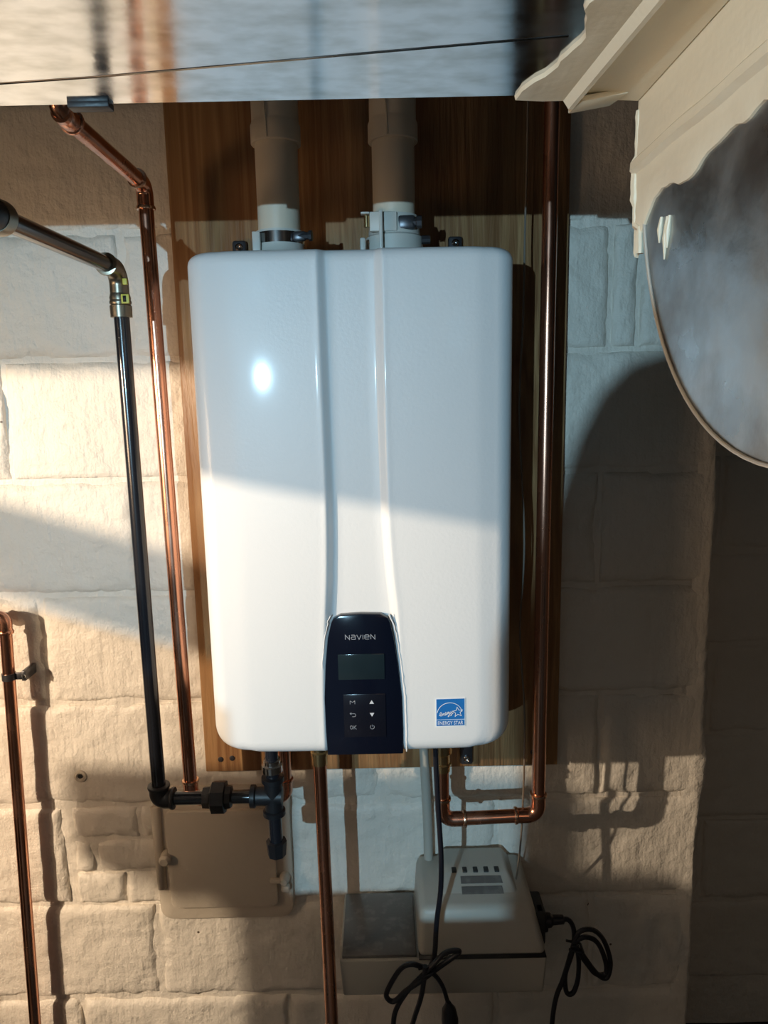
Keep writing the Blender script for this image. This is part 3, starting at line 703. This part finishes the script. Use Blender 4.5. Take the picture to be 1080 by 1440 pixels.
# ------------------------------------------------------------------ condensate pump on the wall, lower right
t = thing('condensate_pump', (0.11, 0.0, 0.46), 'cream plastic condensate pump on the wall under the heater', 'pump')
def taper(bm, x0, x1, y0, y1, z0, x0b, x1b, y0b, y1b, z1, bev):
    tt = bmesh.new()
    lo = [tt.verts.new(p) for p in ((x0, y0, z0), (x1, y0, z0), (x1, y1, z0), (x0, y1, z0))]
    hi = [tt.verts.new(p) for p in ((x0b, y0b, z1), (x1b, y0b, z1), (x1b, y1b, z1), (x0b, y1b, z1))]
    tt.faces.new(lo); tt.faces.new(hi)
    for i in range(4): tt.faces.new((lo[i], lo[(i+1) % 4], hi[(i+1) % 4], hi[i]))
    bmesh.ops.recalc_face_normals(tt, faces=tt.faces)
    if bev: bmesh.ops.bevel(tt, geom=tt.edges[:], offset=bev, segments=3, profile=0.5, affect='EDGES')
    join(bm, tt)
bm = bmesh.new(); taper(bm, -0.086, 0.256, -0.165, -0.002, 0.474, -0.090, 0.260, -0.17, -0.002, 0.5475, 0.004); tank = obj('tank', bm, 'beige', t)
bm = bmesh.new(); box(bm, -0.086, 0.040, -0.166, -0.010, 0.5470, 0.553, 0.0015); obj('tank_lid', bm, 'smoke', t)
bm = bmesh.new(); taper(bm, 0.042, 0.260, -0.172, -0.004, 0.5495, 0.048, 0.240, -0.152, -0.006, 0.630, 0.011); hs = obj('motor_housing', bm, 'beige', t)
bm = bmesh.new(); box(bm, 0.044, 0.258, -0.1728, -0.004, 0.5478, 0.5500); obj('seam', bm, 'dark_hole', t)
bm = bmesh.new(); taper(bm, 0.075, 0.226, -0.142, -0.010, 0.620, 0.098, 0.206, -0.080, -0.012, 0.646, 0.005); hump = obj('motor_cover', bm, 'beige', t)
for i in range(5):
    x = 0.112+0.0190*i
    bm = bmesh.new(); box(bm, x-0.0042, x+0.0042, -0.0835, -0.070, 0.6395, 0.6470, 0.001); obj('vent_slot', bm, 'dark_hole', hump)
def on_slope(x, s):      # s 0..1 up the sloping front of the motor cover
    return Vector((x, -0.142+0.062*s-0.0006, 0.620+0.026*s+0.0010))
for s0, s1 in ((0.22, 0.56), (0.64, 0.84)):
    bm = bmesh.new(); prism(bm, [on_slope(0.122, s0), on_slope(0.195, s0), on_slope(0.193, s1), on_slope(0.122, s1)], (0, 0.001, -0.002)); obj('rating_plate', bm, 'smoke', hump, smooth=False)
bm = bmesh.new(); box(bm, 0.238, 0.262, -0.148, -0.09, 0.5505, 0.612, 0.004); obj('socket_block', bm, 'dark_hole', hs)

# ------------------------------------------------------------------ cords
t = thing('power_cord', (0.07, -0.19, 0.5), 'black heater power cord hanging down and tied in loops over the pump', 'cord')
def cordpart(t, pts, r=0.0042, name='cord'): 
    bm = bmesh.new(); tube(bm, smooth_path(pts, 8), r, 10); return obj(name, bm, 'cord', t)
yc = -0.20
cordpart(t, [(0.072, yc, 0.9705), (0.073, yc, 0.92), (0.076, yc, 0.84), (0.080, yc, 0.76), (0.079, yc, 0.70), (0.072, yc, 0.64), (0.069, yc, 0.59), (0.066, yc, 0.572), (0.057, yc-0.006, 0.556)])
yc = -0.205
cordpart(t, [(0.056, yc, 0.560), (0.030, yc-0.004, 0.572), (0.012, yc, 0.560), (-0.006, yc, 0.530), (-0.012, yc, 0.510), (0.000, yc, 0.500), (0.020, yc-0.003, 0.522), (0.045, yc-0.008, 0.545), (0.075, yc-0.004, 0.566), (0.104, yc, 0.585), (0.106, yc, 0.592), (0.085, yc, 0.588), (0.060, yc-0.010, 0.570), (0.040, yc-0.006, 0.545), (0.020, yc, 0.515), (0.002, yc, 0.480), (-0.002, yc, 0.44), (-0.001, yc, 0.40)])
cordpart(t, [(0.052, yc-0.012, 0.575), (0.050, yc-0.010, 0.550), (0.044, yc-0.006, 0.510), (0.034, yc, 0.470), (0.024, yc, 0.43), (0.016, yc, 0.38)])
cordpart(t, [(0.050, yc-0.012, 0.566), (0.066, yc-0.008, 0.556), (0.080, yc-0.003, 0.530), (0.088, yc, 0.500), (0.090, yc, 0.490)], 0.0036)
bm = bmesh.new(); lathe(bm, (0.0895, yc, 0.497), (0.08, 0, -1), [(0, 0.0040), (0.006, 0.0065), (0.014, 0.0115), (0.032, 0.0140), (0.048, 0.0135), (0.052, 0.010)], 18)
pg = obj('plug', bm, 'cord', t)
bm = bmesh.new(); box(bm, 0.088, 0.0892, yc-0.006, yc-0.001, 0.430, 0.446); box(bm, 0.098, 0.0992, yc-0.006, yc-0.001, 0.430, 0.446); obj('prong', bm, 'steel', pg)
bm = bmesh.new(); tube(bm, fillet([(0.040, yc-0.010, 0.552), (0.064, yc-0.017, 0.566), (0.066, yc-0.004, 0.570), (0.042, yc+0.004, 0.556)], 0.003), 0.0022, 8); obj('cable_tie', bm, 'cord', t)
t = thing('pump_cord', (0.30, -0.14, 0.45), 'black cord plugged into the right side of the pump and tied in a bundle', 'cord')
yc = -0.135
bm = bmesh.new(); taper(bm, 0.244, 0.268, yc-0.013, yc+0.013, 0.572, 0.244, 0.262, yc-0.012, yc+0.012, 0.612, 0.005)
lathe(bm, (0.262, yc, 0.588), (1, 0, 0.02), [(0, 0.013), (0.010, 0.012), (0.014, 0.0085), (0.032, 0.0075), (0.034, 0.005)], 16); obj('plug', bm, 'cord', t)
cordpart(t, [(0.290, yc, 0.589), (0.303, yc, 0.588), (0.312, yc, 0.572), (0.314, yc, 0.545), (0.306, yc, 0.510), (0.296, yc, 0.470), (0.286, yc, 0.440), (0.280, yc, 0.40), (0.277, yc, 0.34)], 0.0042)
cordpart(t, [(0.310, yc-0.008, 0.550), (0.322, yc-0.008, 0.572), (0.346, yc-0.004, 0.570), (0.366, yc, 0.545), (0.378, yc, 0.505), (0.374, yc, 0.475), (0.362, yc, 0.475), (0.345, yc-0.004, 0.497), (0.326, yc-0.008, 0.528), (0.312, yc-0.010, 0.548)], 0.0042)
cordpart(t, [(0.312, yc-0.008, 0.552), (0.330, yc-0.010, 0.562), (0.352, yc-0.006, 0.548), (0.368, yc-0.003, 0.510), (0.370, yc, 0.482), (0.352, yc-0.003, 0.484), (0.334, yc-0.008, 0.510), (0.316, yc-0.012, 0.540)], 0.0042)
cordpart(t, [(0.314, yc-0.006, 0.550), (0.307, yc-0.006, 0.520), (0.300, yc, 0.480), (0.303, yc, 0.446), (0.314, yc, 0.444), (0.322, yc, 0.470), (0.322, yc-0.003, 0.510), (0.316, yc-0.010, 0.545)], 0.0042)
bm = bmesh.new(); tube(bm, fillet([(0.302, yc-0.012, 0.541), (0.326, yc-0.018, 0.537), (0.326, yc+0.006, 0.537), (0.302, yc+0.008, 0.541)], 0.003), 0.0022, 8); obj('cable_tie', bm, 'cord', t)

# ------------------------------------------------------------------ ducts
ZD, YD = 1.711, -0.672
t = thing('supply_duct', (-0.9, -0.9, ZD), 'galvanised sheet-metal duct overhead, its shiny underside mirroring the wall', 'duct')
bm = bmesh.new()
# trunk body with a shallow standing seam in the underside
prof = [(YD, 2.02), (YD, ZD+0.003), (YD-0.003, ZD), (-1.22, ZD), (-1.223, ZD+0.003), (-1.223, 2.02)]
xs = [-2.05, -0.9, -0.24, -0.2, 0.1900]
rows = [[bm.verts.new((x, y, z)) for y, z in prof] for x in xs]
for a, b in zip(rows, rows[1:]):
    for i in range(len(prof)-1): bm.faces.new((a[i], a[i+1], b[i+1], b[i]))
    bm.faces.new((a[-1], a[0], b[0], b[-1]))
bm.faces.new(rows[0]); bm.faces.new(rows[-1])
obj('trunk', bm, 'galv', t, sharp=20)
bm = bmesh.new(); tube(bm, [(-0.9, -0.69, ZD+0.0008), (-0.27, -0.714, ZD+0.0008), (-0.19, -0.723, ZD+0.0008), (0.006, -0.753, ZD+0.0008), (0.12, -0.77, ZD+0.0008)], 0.0016, 8)
obj('crease', bm, 'galv', t)
bm = bmesh.new(); box(bm, -0.228, -0.197, YD-0.009, YD+0.003, ZD-0.004, ZD+0.001, 0.001); obj('drive_cleat', bm, 'black_iron', t)

# painted plenum at the right: painted underside and side, rounded galvanised end below
XS = 0.200
t = thing('furnace_plenum', (0.6, -0.9, 1.46), 'furnace plenum at the upper right, cream paint over bare rounded sheet metal', 'duct')
def rag(i, a, sc=1.0): return a*noise.noise((i*sc, 3.3, 8.1)) + 0.5*a*noise.noise((i*sc*3.1, 1.3, 4.1))
CY, CZ, RR = -0.895, 1.668, 0.213
out = [(-0.6745, 1.95), (-0.6745, 1.70)]
cur = [(-0.683, 1.629)] + [(CY+RR*math.cos(rad(a)), CZ+RR*math.sin(rad(a))) for a in range(-14, -181, -4)] + [(CY-RR, 1.95)]
out += cur
bm = bmesh.new(); prism(bm, [(XS, y, z) for y, z in out], (0.9, 0, 0)); obj('drum', bm, 'galv_round', t)
bm = bmesh.new(); tube(bm, [(XS-0.001, y, z) for y, z in cur], 0.0013, 8); obj('rim_bead', bm, 'bright_rim', t)
# painted side: a skin over the upper part with ragged lower edge
bm = bmesh.new(); n = 60; top_, mid_, low_ = [], [], []
for i in range(n+1):
    y = -0.672 - 0.44*i/n
    zl = 1.627 + 0.006*math.exp(-((i-24)/8)**2)*2 + rag(i, 0.006, 0.21) - (0.012*math.exp(-(i/1.5)**2)) + 0.0*i
    if i < 5: zl -= 0.004*(5-i)
    mid = 1.661 + rag(i, 0.001, 0.15)
    top_.append((y, ZD+0.004)); mid_.append((y, mid)); low_.append((y, zl))
def skin(bm, y, zs_offs): return [bm.verts.new((XS-o, y, z)) for z, o in zs_offs]
rows = []
for i in range(n+1):
    y = top_[i][0]; m_ = mid_[i][1]; l_ = low_[i][1]
    rows.append(skin(bm, y, [(ZD+0.2, 0.003), (ZD+0.003, 0.003), (ZD-0.018, 0.0030), (m_+0.006, 0.0035), (m_+0.002, 0.0075), (m_-0.004, 0.0080), (m_-0.007, 0.0040), ((m_+l_)/2, 0.0030), (l_+0.003, 0.0028), (l_, 0.0016), (l_-0.0005, -0.001)]))
for a, b in zip(rows, rows[1:]):
    for i in range(len(a)-1): bm.faces.new((a[i], a[i+1], b[i+1], b[i]))
ps = obj('painted_side', bm, 'paint_duct', t); ps['label'] = 'cream painted upper side with ragged lower edge'
# far edge return of the painted skin, lumpy
bm = bmesh.new(); pts = []; rs = []
for i in range(24):
    z = 1.595 + (1.70-1.595)*i/23
    pts.append((XS-0.0015, -0.6715-(0.012 if z < 1.615 else 0) + rag(i, 0.0012, 0.5), z)); rs.append(0.0028+0.0012*abs(noise.noise((i*0.7, 2, 2)))+(0.0022 if 1.632 < z < 1.665 else 0))
tube(bm, pts, rs, 8); obj('paint_bead', bm, 'paint_duct', t)
for k, (y, z0, z1) in enumerate(((-0.722, 1.596, 1.613), (-0.733, 1.583, 1.611), (-0.737, 1.590, 1.611))):
    bm = bmesh.new(); tube(bm, [(XS-0.0005, y-0.001, z1), (XS-0.0012, y, (z0+z1)/2), (XS-0.0006, y+0.0015, z0)], [0.0012, 0.0020, 0.0006], 8); obj('paint_drip', bm, 'paint_duct', t)
# painted underside, with a seam ridge, ragged against the bare duct
bm = bmesh.new(); rows = []
for i in range(n+1):
    y = -0.674 - 0.50*i/n
    xl = 0.104 + 0.020*math.exp(-((i-10)/5)**2) + 0.048*sstep(4, 40, i) + rag(i, 0.006, 0.3)
    zr = ZD - 0.0045
    xm = 0.146 + 0.030*i/n
    rows.append([bm.verts.new(p) for p in ((xl, y, ZD+0.001), (xl+0.001, y, ZD-0.003), ((xl+xm)/2, y, ZD-0.004+rag(i, .0005)), (xm-0.006, y, ZD-0.004), (xm-0.002, y, ZD-0.010), (xm+0.001, y, ZD-0.0105), (xm+0.003, y, ZD-0.004),
                                           (xm+0.02, y, ZD-0.0035), (XS-0.004, y, ZD-0.005), (XS-0.003, y, ZD+0.002))])
for a, b in zip(rows, rows[1:]):
    for i in range(len(a)-1): bm.faces.new((a[i], a[i+1], b[i+1], b[i]))
obj('painted_underside', bm, 'paint_duct', t)
bm = bmesh.new(); prism(bm, [(0.146, -0.664, ZD-0.010), (0.178, -0.664, ZD-0.005), (0.184, -0.690, ZD-0.005), (0.150, -0.690, ZD-0.010)], (0, 0, 0.004), 0.001); obj('painted_tab', bm, 'paint_duct', t)

# ------------------------------------------------------------------ unseen blockers outside the frame, added to shape light and shadow
def seg_on(lampp, q, s): return Vector(lampp) + s*(Vector(q)-Vector(lampp))
# (left of the frame) dark cabinet shape added to cut bounced light
bm = box(bmesh.new(), -2.05, -1.08, -0.45, -0.02, 0.001, 2.2, 0.004)
cab = thing('blocker_cabinet', (-1.5, -0.2, 0), 'added dark cabinet-shaped light blocker against the wall, left of the view', 'cabinet')
obj('carcass', bm, 'joist', cab)
for x0, x1 in ((-2.03, -1.575), (-1.565, -1.10)): obj('door', box(bmesh.new(), x0, x1, -0.47, -0.4505, 0.06, 2.16, 0.004), 'joist', cab)
# (cool lamp side) added blockers behind the camera: domed tank for a person, bench, carton
bm = bmesh.new(); lathe(bm, (-0.168, -2.064, 0.0), (0, 0, 1), [(0, 0.26), (1.437, 0.26), (1.461, 0.2545), (1.487, 0.248), (1.513, 0.241), (1.533, 0.232), (1.545, 0.221), (1.556, 0.19), (1.566, 0.10), (1.568, 0.01)], 64)
t = obj('blocker_tank', bm, 'furnace', loc=(-0.168, -2.064, 0)); tag(t, 'added grey domed light blocker, behind the viewer', 'tank')  # unseen stand-in for a person cutting the cool light
bm = bmesh.new(); box(bm, -1.5, 0.10, -1.78, -1.45, 1.078, 1.108, 0.002)
for x in (-1.47, 0.07):
    for y in (-1.75, -1.48): box(bm, x-0.02, x+0.02, y-0.02, y+0.02, 0, 1.08)
t = obj('blocker_bench', bm, 'joist', loc=(-0.7, -1.76, 0)); tag(t, 'added bench-shaped light blocker behind the viewer', 'bench')  # added to limit how low the cool light reaches
bm = bmesh.new(); u = Vector((-0.486, 0.874, 0)); nn = Vector((-0.874, -0.486, 0)); c0 = Vector((-0.4924, -1.839, 1.109))
prism(bm, [c0, c0+u*0.38, c0+u*0.38+nn*0.28, c0+nn*0.28], (0, 0, 0.276), 0.002)
t = obj('blocker_box', bm, 'cardboard', loc=(-0.6, -1.75, 1.109)); tag(t, 'added box-shaped light blocker on the bench shape behind the viewer', 'box')  # added to cut cool light from the lower left wall
# (warm lamp side) added panels and a slanting tube, masking the warm light
def board(name, out, y0, y1, m, label, cat):
    bm = bmesh.new(); prism(bm, [(x, y0, z) for x, z in out], (0, y1-y0, 0), 0.001)
    o = obj(name, bm, m, loc=(out[0][0], y0, out[0][1])); tag(o, label, cat)
YB_ = -0.81
board('blocker_board', [(-1.50, 1.562), (-1.045, 1.555), (-1.040, 1.4945), (-0.70, 1.428), (-0.70, 1.70), (-1.50, 1.70)], YB_, YB_+0.018, 'joist', 'added stepped light-blocking board left of the view', 'board')  # added, lower edge shaped to keep warm light off the upper heater
bm = bmesh.new(); box(bm, -1.062, -1.044, -1.26, YB_-0.001, 1.500, 1.70, 0.001)
t = obj('blocker_board', bm, 'joist', loc=(-1.05, -1.0, 1.5)); tag(t, 'added plain light-blocking board square to the stepped one, left of the view', 'board')  # added to keep warm light off the plenum
bm = bmesh.new(); tube(bm, [(-1.42, YB_, 1.498), (-1.125, YB_, 1.402)], 0.0285, 24)
t = obj('blocker_pipe', bm, 'furnace', loc=(-1.3, YB_, 1.45)); tag(t, 'added grey tube slanting down to shade the wall, left of the view', 'pipe')  # added to cast the slanted shadow band on the left wall
board('blocker_crate', [(-1.249, 1.306), (-1.249, 1.247), (-1.19, 1.222), (-0.937, 1.222), (-0.937, 1.290), (-1.06, 1.298)], YB_, YB_+0.02, 'cardboard', 'added flat light blocker shaped to a shadow, left of the view', 'box')  # added, outline follows the shadow wanted low on the wall
board('blocker_shelf', [(-1.142, 1.2215), (-1.142, 0.0), (-0.60, 0.0), (-0.60, 1.10), (-0.86, 1.2215)], YB_, YB_+0.02, 'joist', 'added upright light-blocking panel left of the view', 'shelf')  # added to keep warm light off the lower right
